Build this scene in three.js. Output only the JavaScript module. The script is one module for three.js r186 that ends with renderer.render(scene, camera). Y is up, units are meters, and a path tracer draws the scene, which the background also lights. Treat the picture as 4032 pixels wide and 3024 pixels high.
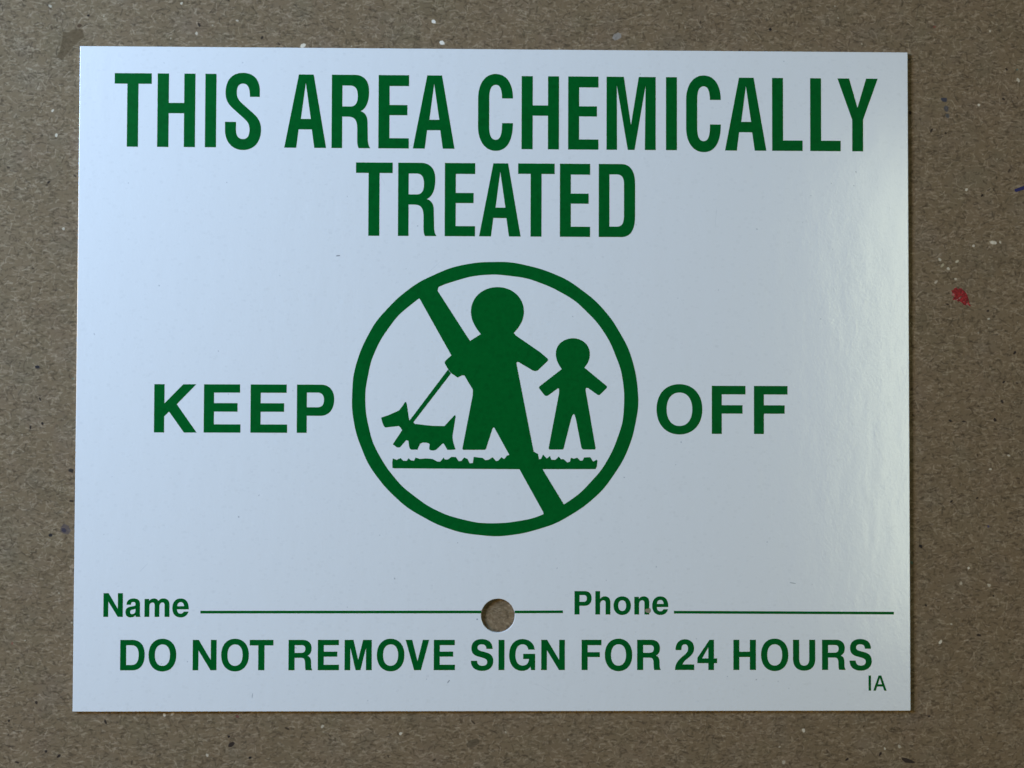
import * as THREE from 'three';

// ---------- camera, light, exposure ----------
const scene = new THREE.Scene();
const camera = new THREE.PerspectiveCamera(42, 4 / 3, 0.005, 20);
camera.position.set(0.000531, 0.153048, 0.003792);
camera.up.set(-0.003224, 0.019049, -0.999813);
camera.lookAt(0.002585, 0.00055, 0.00088);

scene.background = new THREE.Color().setRGB(0.004, 0.004, 0.0045);   // the dark room around the table

// cool daylight coming in low from a small window pane at the upper left
const windowLight = new THREE.RectAreaLight(new THREE.Color().setRGB(0.375, 0.622, 0.985), 45.5, 0.104, 0.104);
windowLight.position.set(-0.262, 0.178, -0.135);
windowLight.lookAt(0, 0, 0);
scene.add(windowLight);
// orange room lamp farther off on the same side
const roomLight = new THREE.RectAreaLight(new THREE.Color().setRGB(1.0, 0.57, 0.03), 26.5, 0.25, 0.25);
roomLight.position.set(-1.1, 0.72, -0.16);
roomLight.lookAt(0, 0, 0);
scene.add(roomLight);
// tube lamp above, to the right: its broad reflection is the sheen by the right edge of the card
const lampLight = new THREE.RectAreaLight(new THREE.Color().setRGB(0.915, 1.0, 0.74), 9.0, 0.36, 0.071);
lampLight.position.set(0.318, 0.572, -0.005);
lampLight.lookAt(0.05, 0, 0.01);
scene.add(lampLight);

const renderer = new THREE.WebGLRenderer({ antialias: true });
renderer.toneMapping = THREE.LinearToneMapping;
renderer.toneMappingExposure = 1.02;
renderer.shadowMap.enabled = true;

// ---------- helpers ----------
let seed = 20240611;
const rnd = () => { seed = (seed * 1664525 + 1013904223) >>> 0; return seed / 4294967296; };
const rr = (a, b) => a + (b - a) * rnd();
const gauss = () => rnd() + rnd() + rnd() - 1.5;
const MM = 0.001;

function canvasTexture(w, h, draw, srgb = true) {
  const c = document.createElement('canvas'); c.width = w; c.height = h;
  draw(c.getContext('2d'), w, h);
  const t = new THREE.CanvasTexture(c);
  t.colorSpace = srgb ? THREE.SRGBColorSpace : THREE.NoColorSpace;
  t.wrapS = t.wrapT = THREE.RepeatWrapping; t.magFilter = THREE.LinearFilter;
  return t;
}
// a small path reader: M L H V C Q Z in the given units, mapped by f(x, y) to millimetres on the card
function pathShapes(d, f) {
  const loops = []; let p = null, x = 0, y = 0;
  for (const [, c, rest] of d.matchAll(/([MLHVCQZ])([^MLHVCQZ]*)/g)) {
    const v = (rest.match(/-?[\d.]+/g) || []).map(Number);
    const n = { M: 2, L: 2, H: 1, V: 1, C: 6, Q: 4, Z: 0 }[c];
    if (c === 'Z') continue;
    for (let i = 0; i < v.length; i += n) {
      const a = v.slice(i, i + n);
      if (c === 'M') { p = new THREE.Path(); loops.push(p); p.moveTo(...f(a[0], a[1])); }
      else if (c === 'H') { a.push(y); p.lineTo(...f(a[0], y)); }
      else if (c === 'V') { a.unshift(x); p.lineTo(...f(x, a[1])); }
      else if (c === 'L') p.lineTo(...f(a[0], a[1]));
      else if (c === 'Q') p.quadraticCurveTo(...f(a[0], a[1]), ...f(a[2], a[3]));
      else p.bezierCurveTo(...f(a[0], a[1]), ...f(a[2], a[3]), ...f(a[4], a[5]));
      x = a[a.length - 2]; y = a[a.length - 1];
    }
  }
  const s = new THREE.Shape(); s.curves = loops[0].curves; s.currentPoint = loops[0].currentPoint;
  s.holes = loops.slice(1);
  return s;
}
// a film of ink lying on the card: its top stands h millimetres above the card's face
const SHEET = 0.55;                                   // thickness of the card, mm
function film(shape, h, base = SHEET) {
  const g = new THREE.ExtrudeGeometry(shape, { depth: h + 0.01, bevelEnabled: false, curveSegments: 26 });
  g.translate(0, 0, base - 0.01);
  g.rotateX(-Math.PI / 2); g.scale(MM, MM, MM);
  return g;
}
function part(name, geometry, material, parent) {
  const m = new THREE.Mesh(geometry, material);
  m.name = name; m.castShadow = m.receiveShadow = true; parent.add(m);
  return m;
}
function group(name, parent) { const g = new THREE.Group(); g.name = name; parent.add(g); return g; }

// ---------- materials ----------
const TILE = 164, TX = 3;                             // the board's pattern covers 164 mm, its middle 3 mm right of the sign's
const PX = 2048 / TILE;
function fibres(g, count, light, dark, alpha, len, wid) {
  for (let i = 0; i < count; i++) {
    const x = rnd() * 2048, y = rnd() * 2048, a = rnd() < 0.55 ? gauss() * 0.5 : rnd() * Math.PI;
    const l = rr(...len) * PX, bend = gauss() * l * 0.3, c = rnd() < 0.5 ? light : dark;
    g.strokeStyle = `rgba(${c},${rr(alpha * 0.4, alpha)})`; g.lineWidth = rr(...wid) * PX;
    for (const ox of x < 60 ? [0, 2048] : x > 1988 ? [0, -2048] : [0]) for (const oy of y < 60 ? [0, 2048] : y > 1988 ? [0, -2048] : [0]) {
      g.beginPath(); g.moveTo(x + ox, y + oy);
      g.quadraticCurveTo(x + ox + Math.cos(a) * l / 2 - Math.sin(a) * bend, y + oy + Math.sin(a) * l / 2 + Math.cos(a) * bend, x + ox + Math.cos(a) * l, y + oy + Math.sin(a) * l);
      g.stroke();
    }
  }
}
const onBoard = (x, y) => [(x * 1.0036 - TX + TILE / 2) * PX, (TILE / 2 - y * 1.0036) * PX];    // millimetres from the middle -> texture pixel
function chip(g, x, y, r, color, stretch = 1.5, a = rnd() * 3) {
  const [px, py] = onBoard(x, y);
  g.save(); g.translate(px, py); g.rotate(a); g.fillStyle = color; g.beginPath();
  for (let k = 0; k < 7; k++) { const t = k / 7 * 6.283, q = r * PX * rr(0.7, 1.15); g.lineTo(Math.cos(t) * q * stretch, Math.sin(t) * q); }
  g.closePath(); g.fill(); g.restore();
}
const boardMap = canvasTexture(2048, 2048, (g) => {
  g.fillStyle = 'rgb(124,106,80)'; g.fillRect(0, 0, 2048, 2048);
  g.lineCap = 'round';
  for (let i = 0; i < 5200; i++) {                    // soft mottling: pulp of other papers, a few millimetres wide
    const x = rnd() * 2048, y = rnd() * 2048, r = rr(8, 44), c = ['146,132,112', '96,84,62', '120,112,84', '130,112,100', '120,116,104', '126,104,80'][Math.floor(rnd() * 6)];
    for (const ox of x < 60 ? [0, 2048] : x > 1988 ? [0, -2048] : [0]) for (const oy of y < 60 ? [0, 2048] : y > 1988 ? [0, -2048] : [0]) {
      const q = g.createRadialGradient(x + ox, y + oy, 0, x + ox, y + oy, r);
      q.addColorStop(0, `rgba(${c},0.15)`); q.addColorStop(1, `rgba(${c},0)`);
      g.fillStyle = q; g.fillRect(x + ox - r, y + oy - r, 2 * r, 2 * r);
    }
  }
  fibres(g, 110000, '172,155,131', '70,57,38', 0.44, [0.15, 0.7], [0.11, 0.3]);
  fibres(g, 26000, '184,168,144', '54,43,28', 0.46, [0.35, 1.3], [0.08, 0.17]);
  for (let i = 0; i < 340; i++) chip(g, rr(-79, 85), rr(-82, 82), rr(0.08, 0.15), `rgba(205,196,176,${rr(0.25, 0.7)})`);
  for (let i = 0; i < 420; i++) chip(g, rr(-79, 85), rr(-82, 82), rr(0.08, 0.17), `rgba(48,36,22,${rr(0.3, 0.75)})`, rr(1, 3));
  for (let i = 0; i < 26; i++) chip(g, rr(-79, 85), rr(-82, 82), rr(0.1, 0.2), ['rgba(60,60,110,0.6)', 'rgba(140,50,40,0.5)', 'rgba(70,120,118,0.6)'][i % 3]);
  // marks one can find on this board
  g.fillStyle = 'rgba(76,58,34,0.48)'; g.beginPath();
  [[-66.1, 52.7], [-65.3, 52.6], [-64.6, 53.0], [-63.2, 53.1], [-62.8, 51.9], [-63.9, 51.0], [-64.8, 50.1], [-66.2, 48.3], [-67.0, 48.8], [-66.5, 49.9], [-66.2, 51.3]].forEach((p) => g.lineTo(...onBoard(p[0], p[1]))); g.closePath(); g.fill();
  const at = (list, f) => list.split('; ').forEach((p) => f(...p.split(' ').map(Number)));
  at('-68.1 56.6; -45.8 52.6; -29.6 50.8; -66.9 36.8; -67.5 40.6; -65.7 22.5; -48.1 57.2; -39.6 54.6; 72.5 -28.8; 71.3 -31.1; 69.8 -37.3; 68.1 -40; 47.1 -53.4; 61.7 -55.9; 59.5 -56.2; 43.4 -55.9; 75.6 -31.4; 44 -58.2; 73.5 20.6; 75.8 9.4; 77.7 21.2; 69.6 17.1; 70.7 15.5; 67.7 15; 68.3 18.5; 76.3 53.9; 80.6 46.3; 74.5 42.4; 72.5 29.3; -48.5 -50.8; -49.7 -51; -25.9 -52.7; -14.1 -53.8; -43.2 -57; 78.8 -11.6; 72.5 -28.8; 75.9 -13.7', (x, y) => chip(g, x, y, rr(0.17, 0.27), `rgba(220,212,194,${rr(0.6, 0.95)})`, rr(1, 1.6)));
  at('-45.4 53.9; -62.3 55.2; -68 29.6; -35.8 52; 65.9 -34.5; 76.3 -33; 74 -39; 66.3 -51.3; 58.8 -57; 53.7 -57.8; 65.2 -25.5; 76.7 -6.1; 77.8 -3.3; 69.9 -18.6; 71.9 -6.4; 78.1 -0.3; 73.9 -18.1; 65 -25.4; 69.8 -6.3; 79.8 4.2; 69.4 11.6; 75.7 10.6; 63.8 41.2; 78.8 48; 69.3 38; 74.9 28.4; 78.3 43.4; 67.1 38.4; -64 -18.8; -68.5 -7.1; -68.9 -3.4; -70.3 -7.7; -68.9 -49.1; -58.5 -52; -71.7 -58; -73 -51.8; -65.5 -57.1; -67.4 -56.4', (x, y) => chip(g, x, y, rr(0.14, 0.24), `rgba(30,20,12,${rr(0.7, 0.95)})`, rr(1.1, 2.4)));
  chip(g, -39.6, -55.4, 0.42, 'rgba(34,24,16,0.85)', 1.5, -0.4); chip(g, -36.8, -57.4, 0.22, 'rgba(12,8,8,0.95)', 1.3, 0);
  chip(g, -40, -54.2, 0.2, 'rgba(24,16,12,0.9)', 1.3, 0); chip(g, -38.7, -51.2, 0.22, 'rgba(110,50,46,0.7)', 1.4, 0.6);
  chip(g, -63.6, 53.6, 0.3, 'rgba(70,50,30,0.8)', 1.5, 0);
  chip(g, 69.1, 43.2, 0.4, 'rgba(48,52,74,0.75)', 1.5, 0.1); chip(g, 69.4, 41.9, 0.36, 'rgba(58,62,76,0.6)', 1.6, 1.4); chip(g, 69.6, 40.7, 0.34, 'rgba(60,68,78,0.6)', 1.3, 1.2);
  chip(g, -64.9, -23.1, 0.75, 'rgba(60,54,72,0.45)', 1.2, 1); chip(g, -65.1, -23.2, 0.35, 'rgba(40,36,60,0.6)', 1.2, 1);
  chip(g, -67.1, -23.9, 0.26, 'rgba(22,18,22,0.9)', 1.5, 0); chip(g, -64.1, -14.2, 0.36, 'rgba(36,28,20,0.85)', 1.4, 0.2);
  chip(g, -69.3, 9.6 - 8.1, 0.26, 'rgba(26,22,30,0.9)', 1.5, 0);
  chip(g, -9.6, 54.7, 0.3, 'rgba(236,232,222,1)', 1.3, 0.8); chip(g, -8.3, 51.4, 0.34, 'rgba(236,232,222,1)', 1.3, 0.5);
  chip(g, -29.6, 50.8, 0.36, 'rgba(222,214,196,1)', 1.5, -0.5); chip(g, 18.6, 52.6, 0.6, 'rgba(160,158,158,0.7)', 1.3, -0.6);
  chip(g, 42.2, 53.9, 0.22, 'rgba(16,10,8,0.9)', 1, 0); chip(g, 76.6, 21.1, 0.3, 'rgba(222,214,196,0.95)', 2.2, 0.1);
  chip(g, 71, 18.2, 0.2, 'rgba(206,196,170,0.9)', 1.8, -0.5); chip(g, 68.7, 17.6, 0.22, 'rgba(190,180,150,0.8)', 2, -0.8);
  chip(g, -3.1, -55.2, 0.6, 'rgba(70,60,42,0.5)', 2.2, -0.4); chip(g, 63, -58, 0.4, 'rgba(34,22,14,0.8)', 3, 0.3);
});
boardMap.repeat.set(1000 / TILE, 1000 / TILE); boardMap.offset.set(0.5 - TX / TILE - 500 / TILE, 0.5 - 500 / TILE);
const boardBump = canvasTexture(2048, 2048, (g) => {
  g.fillStyle = 'rgb(128,128,128)'; g.fillRect(0, 0, 2048, 2048); g.lineCap = 'round';
  fibres(g, 100000, '245,245,245', '10,10,10', 0.5, [0.2, 0.9], [0.1, 0.26]);
}, false);
boardBump.repeat.copy(boardMap.repeat); boardBump.offset.copy(boardMap.offset);
const boardMat = new THREE.MeshStandardMaterial({ color: new THREE.Color().setRGB(0.965, 0.91, 0.86), map: boardMap, bumpMap: boardBump, bumpScale: 0.00007, roughness: 0.95 });

const CW = 127, CH = 101;                              // the card, mm
const onCard = (x, y) => [(x / CW + 0.5) * 2048, (0.5 - y / CH) * 1629];
const cardMap = canvasTexture(2048, 1629, (g, w, h) => {
  g.fillStyle = 'rgb(236,236,236)'; g.fillRect(0, 0, w, h);
  for (let i = 0; i < 16000; i++) { g.fillStyle = rnd() < 0.5 ? 'rgba(255,255,255,0.07)' : 'rgba(190,194,200,0.07)'; const r = rr(2, 9); g.fillRect(rnd() * w, rnd() * h, r, r * rr(0.4, 1)); }
  const speck = (x, y, l, t, a, c) => { const p = onCard(x, y); g.save(); g.translate(...p); g.rotate(a); g.fillStyle = c; g.beginPath(); g.ellipse(0, 0, l * 16, t * 16, 0, 0, 7); g.fill(); g.restore(); };
  for (let i = 0; i < 70; i++) speck(rr(-62, 62), rr(-49, 49), rr(0.06, 0.16), rr(0.05, 0.1), rnd() * 3, `rgba(120,124,132,${rr(0.15, 0.45)})`);
  for (let i = 0; i < 34; i++) speck(rr(-60, 60), rr(-48, 48), rr(0.5, 2.2), rr(0.02, 0.045), rnd() * 3, `rgba(${rnd() < 0.5 ? '255,255,255' : '170,176,184'},${rr(0.12, 0.3)})`);
  speck(-24, 18.6, 0.32, 0.08, -0.1, 'rgba(120,120,124,0.8)');
  speck(45.5, -31.1, 0.5, 0.06, 0.15, 'rgba(130,134,138,0.7)');
  speck(-36.5, -48.1, 0.06, 0.4, 0.1, 'rgba(140,146,150,0.6)'); speck(-6.9, -46, 0.3, 0.07, -0.9, 'rgba(120,124,132,0.7)');
  speck(-2.6, -36.6, 0.12, 0.12, 0, 'rgba(120,124,132,0.7)');
});
cardMap.repeat.set(1 / CW, 1 / CH); cardMap.offset.set(0.5, 0.5);
const cardBump = canvasTexture(2048, 2048, (g) => {    // felt-like grain under the coating; one tile of 136 mm spans the card
  g.fillStyle = 'rgb(128,128,128)'; g.fillRect(0, 0, 2048, 2048); g.lineCap = 'round';
  for (let i = 0; i < 9000; i++) {                    // broad soft streaks along the sheet
    const x = rnd() * 2048, y = rnd() * 2048, r = rr(8, 30), c = rnd() < 0.5 ? '255,255,255' : '0,0,0';
    const q = g.createRadialGradient(0, 0, 0, 0, 0, r); q.addColorStop(0, `rgba(${c},0.15)`); q.addColorStop(1, `rgba(${c},0)`);
    g.save(); g.translate(x, y); g.rotate(gauss() * 0.25); g.scale(1, rr(1.5, 4.5)); g.fillStyle = q; g.fillRect(-r, -r, 2 * r, 2 * r); g.restore();
  }
  for (let i = 0; i < 120000; i++) {
    const x = rnd() * 2048, y = rnd() * 2048, a = rnd() < 0.6 ? 1.57 + gauss() * 0.7 : rnd() * 3.14, l = rr(5, 24), k = gauss() * l * 0.6;
    g.strokeStyle = rnd() < 0.5 ? 'rgba(255,255,255,0.045)' : 'rgba(0,0,0,0.045)'; g.lineWidth = rr(1.5, 5);
    g.beginPath(); g.moveTo(x, y); g.quadraticCurveTo(x + Math.cos(a) * l / 2 + k, y + Math.sin(a) * l / 2, x + Math.cos(a) * l, y + Math.sin(a) * l); g.stroke();
  }
}, false);
cardBump.repeat.set(1 / 136, 1 / 136); cardBump.offset.set(0.5, 0.5);
const cardMat = new THREE.MeshPhysicalMaterial({ map: cardMap, bumpMap: cardBump, bumpScale: 0.000042, roughness: 0.207, ior: 1.6 });
const inkMap = canvasTexture(512, 512, (g) => {        // slightly uneven ink, 24 mm a tile
  g.fillStyle = 'rgb(236,236,236)'; g.fillRect(0, 0, 512, 512);
  for (let i = 0; i < 9000; i++) { const r = rr(1, 9); g.fillStyle = rnd() < 0.5 ? 'rgba(255,255,255,0.1)' : 'rgba(190,196,190,0.1)'; g.beginPath(); g.ellipse(rnd() * 512, rnd() * 512, r, r * rr(0.4, 1), rnd() * 3, 0, 7); g.fill(); }
});
inkMap.repeat.set(1 / 24, 1 / 24);
const inkMat = new THREE.MeshPhysicalMaterial({ color: new THREE.Color().setRGB(0.0006, 0.13, 0.0195), map: inkMap, bumpMap: cardBump, bumpScale: 0.00003, roughness: 0.42, specularIntensity: 0.07 });

// ---------- the board underneath ----------
const board = new THREE.Mesh(new THREE.PlaneGeometry(1, 1), boardMat);
board.geometry.rotateX(-Math.PI / 2);
board.name = 'cardboard_surface'; board.receiveShadow = true;
board.userData = { kind: 'structure', label: 'brown speckled recycled cardboard lying under the white sign' };
scene.add(board);

const flat = (x, y) => [x, y];
const redMat = new THREE.MeshStandardMaterial({ roughness: 0.7, map: canvasTexture(256, 256, (g) => {
  g.fillStyle = 'rgb(140,16,18)'; g.fillRect(0, 0, 256, 256);
  for (let i = 0; i < 500; i++) { g.fillStyle = rnd() < 0.5 ? 'rgba(92,0,8,0.4)' : 'rgba(196,34,40,0.35)'; g.beginPath(); g.arc(rnd() * 256, rnd() * 256, rr(4, 16), 0, 7); g.fill(); }
  for (const [x, y, r] of [[36, 96, 22], [62, 172, 16], [118, 140, 15], [214, 222, 20], [30, 130, 14], [88, 160, 12], [150, 80, 6], [170, 180, 6]]) { g.fillStyle = 'rgba(190,150,138,0.6)'; g.beginPath(); g.ellipse(x, y, r, r * 0.7, r, 0, 7); g.fill(); }
}) });
redMat.map.repeat.set(1 / 3.2, 1 / 3.2); redMat.map.offset.set(0.5, 0.5);
const red = part('red_fleck', film(pathShapes('M-1.42 1L-1.05 1.1L-0.92 1.38L-0.6 1.5L-0.34 1.22L0 1.42L0.22 1.32L0.5 1.05L0.68 0.92L0.98 0.5L1.16 0.06L1.32 -0.5L1.28 -0.86L1.64 -1.34L1.46 -1.4L1.2 -1.16L0.9 -1.24L0.5 -1.2L0.22 -0.84L-0.08 -0.62L-0.36 -0.7L-0.6 -0.46L-1.2 -0.42L-1.06 -0.1L-1.36 0.3L-1.2 0.6ZM-0.98 0.32L-0.86 0.1L-1.1 -0.05L-1.16 0.16ZM-0.06 0.06L0.08 0.16L0.2 0L0.06 -0.14ZM0.92 -0.72L1.08 -0.6L1.12 -0.86Z', flat), 0.02, 0), redMat, board);
red.position.set(0.0717, 0, -0.01275);
const pen = part('pen_mark', film(pathShapes('M-0.95 0.02Q-1.05 -0.3 -0.75 -0.42L1.6 0.3L1.5 0.9Z', flat), 0.012, 0), new THREE.MeshStandardMaterial({ color: new THREE.Color().setRGB(0.008, 0.006, 0.09), roughness: 0.6 }), board);
pen.position.set(0.0812, 0, -0.0295);

// ---------- the sign ----------
const sign = new THREE.Group(); sign.name = 'warning_sign';
sign.userData = { label: 'white rectangular plastic lawn warning sign with green printed lettering lying on brown cardboard', category: 'sign' };
scene.add(sign);

const HOLE = [0.56, -36.07, 2.55];
{
  const b = 0.09, r = 0.12, w = CW / 2, h = CH / 2;
  const s = new THREE.Shape();
  s.moveTo(-w + r, -h); s.lineTo(w - r, -h); s.quadraticCurveTo(w, -h, w, -h + r); s.lineTo(w, h - r); s.quadraticCurveTo(w, h, w - r, h);
  s.lineTo(-w + r, h); s.quadraticCurveTo(-w, h, -w, h - r); s.lineTo(-w, -h + r); s.quadraticCurveTo(-w, -h, -w + r, -h);
  const o = new THREE.Path(); o.absarc(HOLE[0], HOLE[1], HOLE[2], 0, Math.PI * 2, true); s.holes.push(o);
  const g = new THREE.ExtrudeGeometry(s, { depth: SHEET - 2 * b - 0.004, bevelEnabled: true, bevelSize: b, bevelThickness: b, bevelOffset: -b, bevelSegments: 3, curveSegments: 48 });
  g.translate(0, 0, b + 0.004); g.rotateX(-Math.PI / 2); g.scale(MM, MM, MM);
  part('sheet', g, cardMat, sign);
}

// condensed capitals of the headline: 490 units high, measured down from the top of the letter
const COND = { cap: 490, T: 'M0 0H244V70H157V490H84V70H0Z', H: 'M0 0H74V196H176V0H249V490H176V265H74V490H0Z', I: 'M0 0H73V490H0Z',
  S: 'M228 152H163C163 95 150 64 116 64C88 64 76 88 76 122C76 160 90 178 122 206L175 252C218 290 238 318 238 372C238 450 195 507 119 507C45 507 0 450 0 372V320H72V370C72 415 90 434 120 434C150 434 162 410 162 372C162 335 150 318 122 294L66 244C20 204 2 178 2 124C2 40 45 -8 118 -8C190 -8 228 40 228 115Z',
  A: 'M94 0H192L277 490H199L182 367H94L79 490H0ZM140 55L109 297H175Z',
  R: 'M0 0H150C215 0 247 40 247 112C247 190 222 228 192 242C225 254 238 280 238 318L240 420C240 455 246 475 257 490H180C172 475 170 455 170 430V368C170 310 160 280 105 280H70V490H0ZM70 72V212H122C160 212 172 185 172 142C172 95 158 72 120 72Z',
  E: 'M0 0H202V73H73V200H192V268H73V422H202V490H0Z',
  C: 'M232 151H160C158 95 148 60 118 60C88 60 74 90 74 150V338C74 398 88 428 118 428C148 428 160 395 160 316H232C232 430 195 502 118 502C42 502 0 430 0 338V150C0 60 42 -13 118 -13C195 -13 232 60 232 151Z',
  M: 'M0 0H115L163 325L215 0H328V490H256L261 55L187 490H142L68 55L70 490H0Z', L: 'M0 0H73V420H204V490H0Z', Y: 'M0 0H78L134 198L193 0H271L171 277V490H98V277Z',
  D: 'M0 0H150C215 0 243 50 243 140V345C243 440 215 490 150 490H0ZM71 70V420H120C155 420 169 400 169 340V140C169 85 152 70 115 70Z' };
// wide bold capitals of KEEP OFF: 495 units high
const WIDE = { cap: 495, K: 'M0 0H104V198L295 0H428L230 205L435 495H306L152 280L103 330V495H0Z', E: 'M0 0H368V85H103V192H343V280H103V410H375V495H0Z',
  P: 'M0 0H245C335 0 381 62 381 153C381 250 330 320 240 320H101V495H0ZM101 82V232H215C255 232 277 205 277 156C277 108 252 82 212 82Z',
  F: 'M0 0H347V88H102V199H317V286H102V495H0Z',
  O: 'M236 -16C370 -16 471 80 471 242C471 405 370 502 236 502C100 502 0 405 0 242C0 80 100 -16 236 -16ZM236 71C152 71 103 140 103 242C103 345 152 414 236 414C320 414 368 345 368 242C368 140 320 71 236 71Z' };
// bold capitals and figures of the last line: 240 units high
const BOLD = { cap: 240, D: 'M0 0H95C160 0 193 45 193 118C193 195 158 240 95 240H0ZM47 42V198H88C128 198 146 172 146 118C146 68 126 42 88 42Z',
  O: 'M109 -9C174 -9 218 40 218 120C218 200 174 249 109 249C44 249 0 200 0 120C0 40 44 -9 109 -9ZM109 36C72 36 49 66 49 120C49 174 72 205 109 205C146 205 169 174 169 120C169 66 146 36 109 36Z',
  N: 'M0 0H47L143 160V0H188V240H142L45 82V240H0Z', T: 'M0 0H187V44H117V240H68V44H0Z',
  R: 'M0 0H112C160 0 182 30 182 66C182 98 170 116 150 126C172 134 178 150 179 178C179 210 180 226 187 234V240H137C132 225 132 200 131 180C130 150 120 142 96 142H48V240H0ZM48 42V103H98C122 103 133 92 133 72C133 50 122 42 98 42Z',
  E: 'M0 0H166V42H47V93H154V133H47V197H168V240H0Z', M: 'M0 0H70L108 160L147 0H215V240H170V60L126 240H88L45 60V240H0Z', V: 'M0 0H52L95 170L137 0H187L122 240H68Z',
  S: 'M172 72H124C122 48 110 36 86 36C64 36 52 46 52 62C52 76 62 84 90 91L120 99C160 110 178 132 178 168C178 216 144 246 90 246C34 246 0 218 0 166H49C50 192 64 206 92 206C116 206 130 194 130 176C130 158 120 150 92 142L60 133C20 122 4 102 4 66C4 20 36 -6 86 -6C140 -6 172 22 172 72Z',
  I: 'M0 0H47V240H0Z', G: 'M203 78H153C148 52 132 36 106 36C70 36 50 68 50 120C50 174 72 204 108 204C138 204 156 184 158 152H112V111H207V240H175L170 212C156 234 134 246 104 246C42 246 0 198 0 121C0 44 42 -6 106 -6C160 -6 198 26 203 78Z',
  F: 'M0 0H158V43H48V98H145V137H48V240H0Z', 2: 'M2 82C2 28 30 -4 78 -4C124 -4 150 26 150 68C150 104 128 126 96 150C76 166 64 178 58 196H151V240H-2C-2 196 16 166 62 130C92 106 102 92 102 70C102 48 92 36 76 36C56 36 48 52 48 82Z',
  4: 'M98 0H133V148H158V186H133V240H88V186H0V144ZM88 58L38 148H88Z', H: 'M0 0H47V95H132V0H180V240H132V137H47V240H0Z', U: 'M0 0H49V150C49 188 62 206 89 206C116 206 130 188 130 150V0H178V152C178 214 144 246 89 246C34 246 0 214 0 152Z' };
// upper and lower case of the two form fields: capital 188 units high
const FORM = { cap: 188, N: 'M0 0H40L114 125V0H153V188H114L38 66V188H0Z',
  a: 'M8 92C10 58 30 42 62 42C98 42 114 58 114 86V160C114 176 116 182 122 188H84C81 184 80 180 79 174C70 186 56 192 40 192C14 192 0 174 0 150C0 120 20 108 56 104C74 102 79 98 79 88C79 76 74 70 61 70C48 70 43 76 41 92ZM79 122C74 126 68 128 58 130C42 133 36 138 36 149C36 160 42 166 52 166C68 166 79 156 79 138Z',
  m: 'M0 46H36V62C46 48 58 42 72 42C90 42 102 49 109 63C119 48 132 42 150 42C180 42 197 60 197 92V188H159V98C159 82 153 74 141 74C126 74 117 86 117 106V188H80V98C80 82 74 74 62 74C47 74 38 86 38 106V188H0Z',
  e: 'M130 128H37C38 150 48 162 66 162C79 162 87 156 91 146H128C120 174 98 192 66 192C24 192 0 164 0 118C0 72 25 42 66 42C108 42 131 74 130 128ZM38 103H93C91 82 82 71 66 71C50 71 40 82 38 103Z',
  P: 'M0 0H82C118 0 138 22 138 58C138 96 116 118 80 118H40V188H0ZM40 32V86H74C92 86 100 76 100 59C100 42 92 32 74 32Z',
  h: 'M0 0H38V64C48 50 62 42 78 42C106 42 121 60 121 92V188H83V98C83 82 77 74 64 74C48 74 38 86 38 106V188H0Z',
  o: 'M70 42C112 42 140 72 140 117C140 162 112 192 70 192C28 192 0 162 0 117C0 72 28 42 70 42ZM70 74C50 74 38 90 38 117C38 144 50 160 70 160C90 160 102 144 102 117C102 90 90 74 70 74Z',
  n: 'M0 46H36V64C46 49 60 42 77 42C105 42 120 60 120 92V188H82V98C82 82 76 74 63 74C47 74 38 86 38 106V188H0Z' };
// thin letters of the small code
const THIN = { cap: 115, I: 'M0 0H18V115H0Z', A: 'M39 0H59L100 115H81L71 84H27L17 115H-2ZM49 18L33 67H65Z' };

function lettering(name, text, font, xs, baseline, cap) {
  const g = group(name, sign), k = cap / font.cap;
  [...text].forEach((ch, i) => part('letter', film(pathShapes(font[ch], (x, y) => [xs[i] + x * k, baseline + cap - y * k]), 0.02), inkMat, g));
  return g;
}
lettering('headline_text', 'THISAREACHEMICALLY', COND, [-58.16, -51.63, -44.38, -41.34, -32.31, -25.11, -17.97, -12.7, -2.74, 3.93, 11.07, 16.97, 26.11, 29.21, 35.2, 42.47, 48.35, 52.58], 35.1, 11.27);
lettering('headline_text', 'TREATED', COND, [-21.35, -14.91, -7.78, -2.52, 3.42, 9.83, 15.79], 21.68, 11.23);
lettering('keep_text', 'KEEP', WIDE, [-51.69, -44.18, -37.12, -30.1], -8.4, 7.33);
lettering('off_text', 'OFF', WIDE, [24.67, 33.13, 39.59], -8.4, 7.35);
lettering('notice_text', 'DONOTREMOVESIGNFOR24HOURS', BOLD, [-56.43, -52.16, -45.53, -41.24, -36.96, -31.1, -26.68, -22.64, -17.76, -13.42, -9.15, -3.53, 0.66, 2.27, 7.14, 13.27, 16.81, 21.72, 27.53, 30.89, 36.39, 40.62, 45.5, 49.94, 54.15], -44.27, 4.57);
lettering('name_text', 'Name', FORM, [-59.02, -55.7, -52.84, -48.66], -36.24, 3.57);
lettering('phone_text', 'Phone', FORM, [12.18, 15.35, 18.12, 21.29, 24.01], -35.87, 3.54);
lettering('code_text', 'IA', THIN, [57.04, 57.8], -47.42, 2.3);

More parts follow.
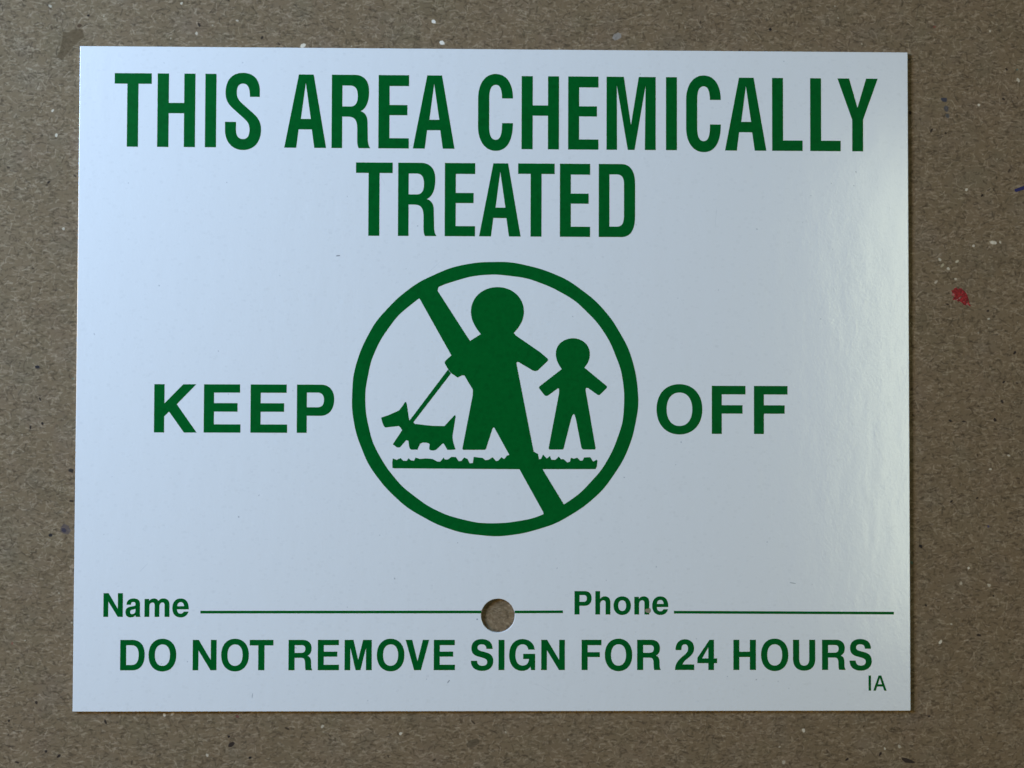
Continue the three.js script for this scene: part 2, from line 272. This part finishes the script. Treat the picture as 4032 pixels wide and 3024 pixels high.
// the lines to write on; the first is cut by the punched hole
function rule(x0, y0, x1, y1, t = 0.4) {
  part('writing_line', film(pathShapes(`M${x0} ${y0 - t / 2}L${x1} ${y1 - t / 2}L${x1} ${y1 + t / 2}L${x0} ${y0 + t / 2}Z`, flat), 0.02), inkMat, sign);
}
rule(-44.43, -35.52, HOLE[0] - HOLE[2] + 0.03, -35.49); rule(HOLE[0] + HOLE[2] - 0.03, -35.49, 10.42, -35.46); rule(27.32, -35.52, 60.96, -35.66);
const smudge = part('smudge', film(pathShapes('M-0.4 0.1Q-0.3 0.4 0 0.3L0.4 0.45Q0.6 0.2 0.5 -0.2Q0.2 -0.5 -0.1 -0.3Q-0.4 -0.25 -0.4 0.1Z', flat), 0.028), new THREE.MeshStandardMaterial({ color: new THREE.Color().setRGB(0.3, 0.24, 0.17), roughness: 0.8 }), sign);
smudge.position.set(0.0233, 0, 0.0353); smudge.scale.set(0.9, 1, 0.9);

// the round pictogram
const symbol = group('prohibition_symbol', sign);
{
  const wob = (t, k) => 0.022 * Math.sin(7 * t + k) + 0.026 * Math.sin(17 * t + 2 * k) + 0.016 * Math.sin(29 * t + k * 3);
  const loop = (p, [cx, cy, rx, ry], k) => { for (let i = 0; i <= 360; i++) { const t = i / 360 * Math.PI * 2, w = i % 360 ? wob(t, k) : wob(0, k); p[i ? 'lineTo' : 'moveTo'](cx + (rx + w) * Math.cos(t), cy + (ry + w) * Math.sin(t)); } return p; };
  const s = loop(new THREE.Shape(), [0.02, -3.09, 21.81, 20.9], 1);
  s.holes.push(loop(new THREE.Path(), [-0.01, -3.14, 19.73, 18.94], 2.3));
  part('ring', film(s, 0.02), inkMat, symbol);
}
for (const [name, h, d] of [
  ['slash_bar', 0.024, 'M-11.83 12.59L-8.61 14.22L-8.83 13.33L-3.84 5.64L5.77 -11.23L7.47 -14.17L10.45 -19.06L11.04 -20.05L7.56 -21.26L7.37 -20.33L3.79 -13.92L2.18 -11.64L-0.11 -7.50L-3.34 -1.69L-4.68 0.39L-6.73 3.55L-11.42 11.86Z'],
  ['adult_figure', 0.028, 'M-2.20 6.72C-3.23 7.93 -3.71 9.00 -3.72 10.13C-3.72 12.36 -1.90 13.91 0.31 13.92C2.54 13.93 4.34 12.41 4.35 10.17C4.35 8.91 3.76 7.96 2.82 6.93L3.09 6.56L6.86 4.00L8.01 3.01Q8.12 2.82 7.93 2.60L6.54 1.25Q6.11 0.98 5.65 1.25L3.69 2.39Q3.20 2.69 3.26 2.15L5.94 -11.36L2.32 -11.78L-0.05 -7.63Q-0.24 -7.31 -0.43 -7.80L-1.38 -10.80Q-1.49 -10.93 -1.71 -10.91L-4.81 -10.92Q-4.97 -10.87 -4.92 -10.60L-3.39 -2.55L-3.39 -1.75L-4.68 0.39Q-4.95 0.55 -5.70 0.07L-6.69 0.73L-7.15 1.32L-7.69 2.26Q-7.72 2.47 -7.48 2.74L-6.57 3.55L-3.89 5.64Z'],
  ['child_figure', 0.02, 'M10.16 1.42C9.74 2.02 9.25 2.78 9.25 3.77C9.25 5.21 10.50 6.13 11.86 6.14C13.23 6.14 14.45 5.24 14.45 3.72C14.45 2.80 14.07 2.19 13.62 1.66L17.01 -1.11Q17.16 -1.29 17.01 -1.47L16.00 -2.48Q15.79 -2.58 15.55 -2.43L14.22 -1.48Q13.81 -1.30 13.81 -1.76L15.34 -10.55Q15.34 -10.82 15.21 -10.82L13.54 -10.83Q13.24 -10.79 13.16 -10.41L12.40 -6.47Q12.18 -5.48 12.02 -5.44Q11.80 -5.48 11.57 -6.32L10.58 -10.26Q10.48 -10.84 10.28 -10.84L8.31 -10.85Q8.17 -10.76 8.23 -10.42L9.74 -2.38Q9.86 -1.50 9.59 -1.50L8.07 -2.62Q7.77 -2.77 7.54 -2.57L6.74 -1.56Q6.64 -1.33 6.83 -1.18Z'],
  ['dog_figure', 0.02, 'M-17.32 -6.05L-16.27 -5.70L-14.67 -4.99Q-14.18 -4.50 -13.70 -3.69Q-13.50 -3.60 -13.42 -4.01L-13.06 -6.38L-12.78 -6.52L-12.43 -6.66L-12.22 -6.98L-10.61 -7.17L-9.50 -7.28L-7.68 -7.31L-6.18 -5.67Q-5.97 -5.56 -6.01 -5.94L-6.45 -8.80Q-6.49 -9.50 -5.99 -10.83Q-6.06 -10.94 -7.22 -10.93L-7.78 -10.00Q-7.95 -9.90 -8.16 -10.18L-8.93 -10.91Q-9.48 -11.16 -9.93 -10.91Q-10.04 -10.77 -9.93 -10.14Q-9.98 -9.86 -10.74 -9.83Q-11.23 -9.83 -11.41 -10.08L-11.79 -10.92L-12.69 -10.92Q-12.95 -10.85 -13.04 -10.43L-13.15 -9.60Q-13.40 -9.39 -13.61 -9.60L-14.37 -10.51Q-14.58 -10.68 -14.93 -10.54L-15.42 -10.18Q-15.52 -10.09 -15.42 -9.95L-14.13 -7.99Q-14.31 -7.51 -14.66 -7.33L-16.68 -7.56Q-17.03 -7.31 -17.32 -6.05Z'],
  ['leash', 0.024, 'M-7.18 1.29L-6.73 0.71L-12.44 -6.77L-13.02 -6.52Z'],
  ['grass_strip', 0.02, 'M-15.54 -13.72L-15.59 -12.88L-15.51 -12.26L-15.27 -12.33L-14.92 -12.49L-14.64 -12.32L-14.29 -12.21L-13.94 -12.60L-13.39 -12.60L-13.11 -12.21L-12.76 -12.53L-12.27 -12.59L-12.06 -12.11L-11.43 -12.31L-10.32 -12.24L-9.48 -12.31L-8.78 -12.69L-8.29 -12.72L-7.80 -12.09L-7.59 -12.41L-7.11 -12.37L-6.62 -11.99L-5.92 -12.02L-5.50 -12.64L-5.08 -12.60L-4.66 -12.08L-4.17 -12.29L-3.82 -12.96L-3.33 -12.91L-3.22 -11.98L-2.85 -12.03L-1.87 -12.14L-1.45 -12.49L-0.96 -12.42L-0.33 -12.04L0.16 -12.62L0.51 -12.55L1.00 -12.03L1.42 -12.30L1.84 -11.78L2.23 -11.67L5.96 -11.19L6.57 -11.52L6.72 -12.32L7.02 -12.28L7.35 -11.61L7.93 -12.21L8.39 -11.82L8.61 -12.39L9.22 -12.42L9.75 -11.90L10.06 -12.31L10.51 -12.31L11.04 -12.81L11.45 -12.68L11.60 -12.08L12.03 -12.23L12.56 -12.08L13.01 -12.53L13.39 -12.50L13.62 -12.04L14.53 -11.99L14.99 -12.67L15.49 -12.37L15.64 -12.52L15.55 -13.35L15.34 -13.81L3.66 -13.85L-15.19 -13.75Z'],
]) part(name, film(pathShapes(d, flat), h), inkMat, symbol);

renderer.render(scene, camera);
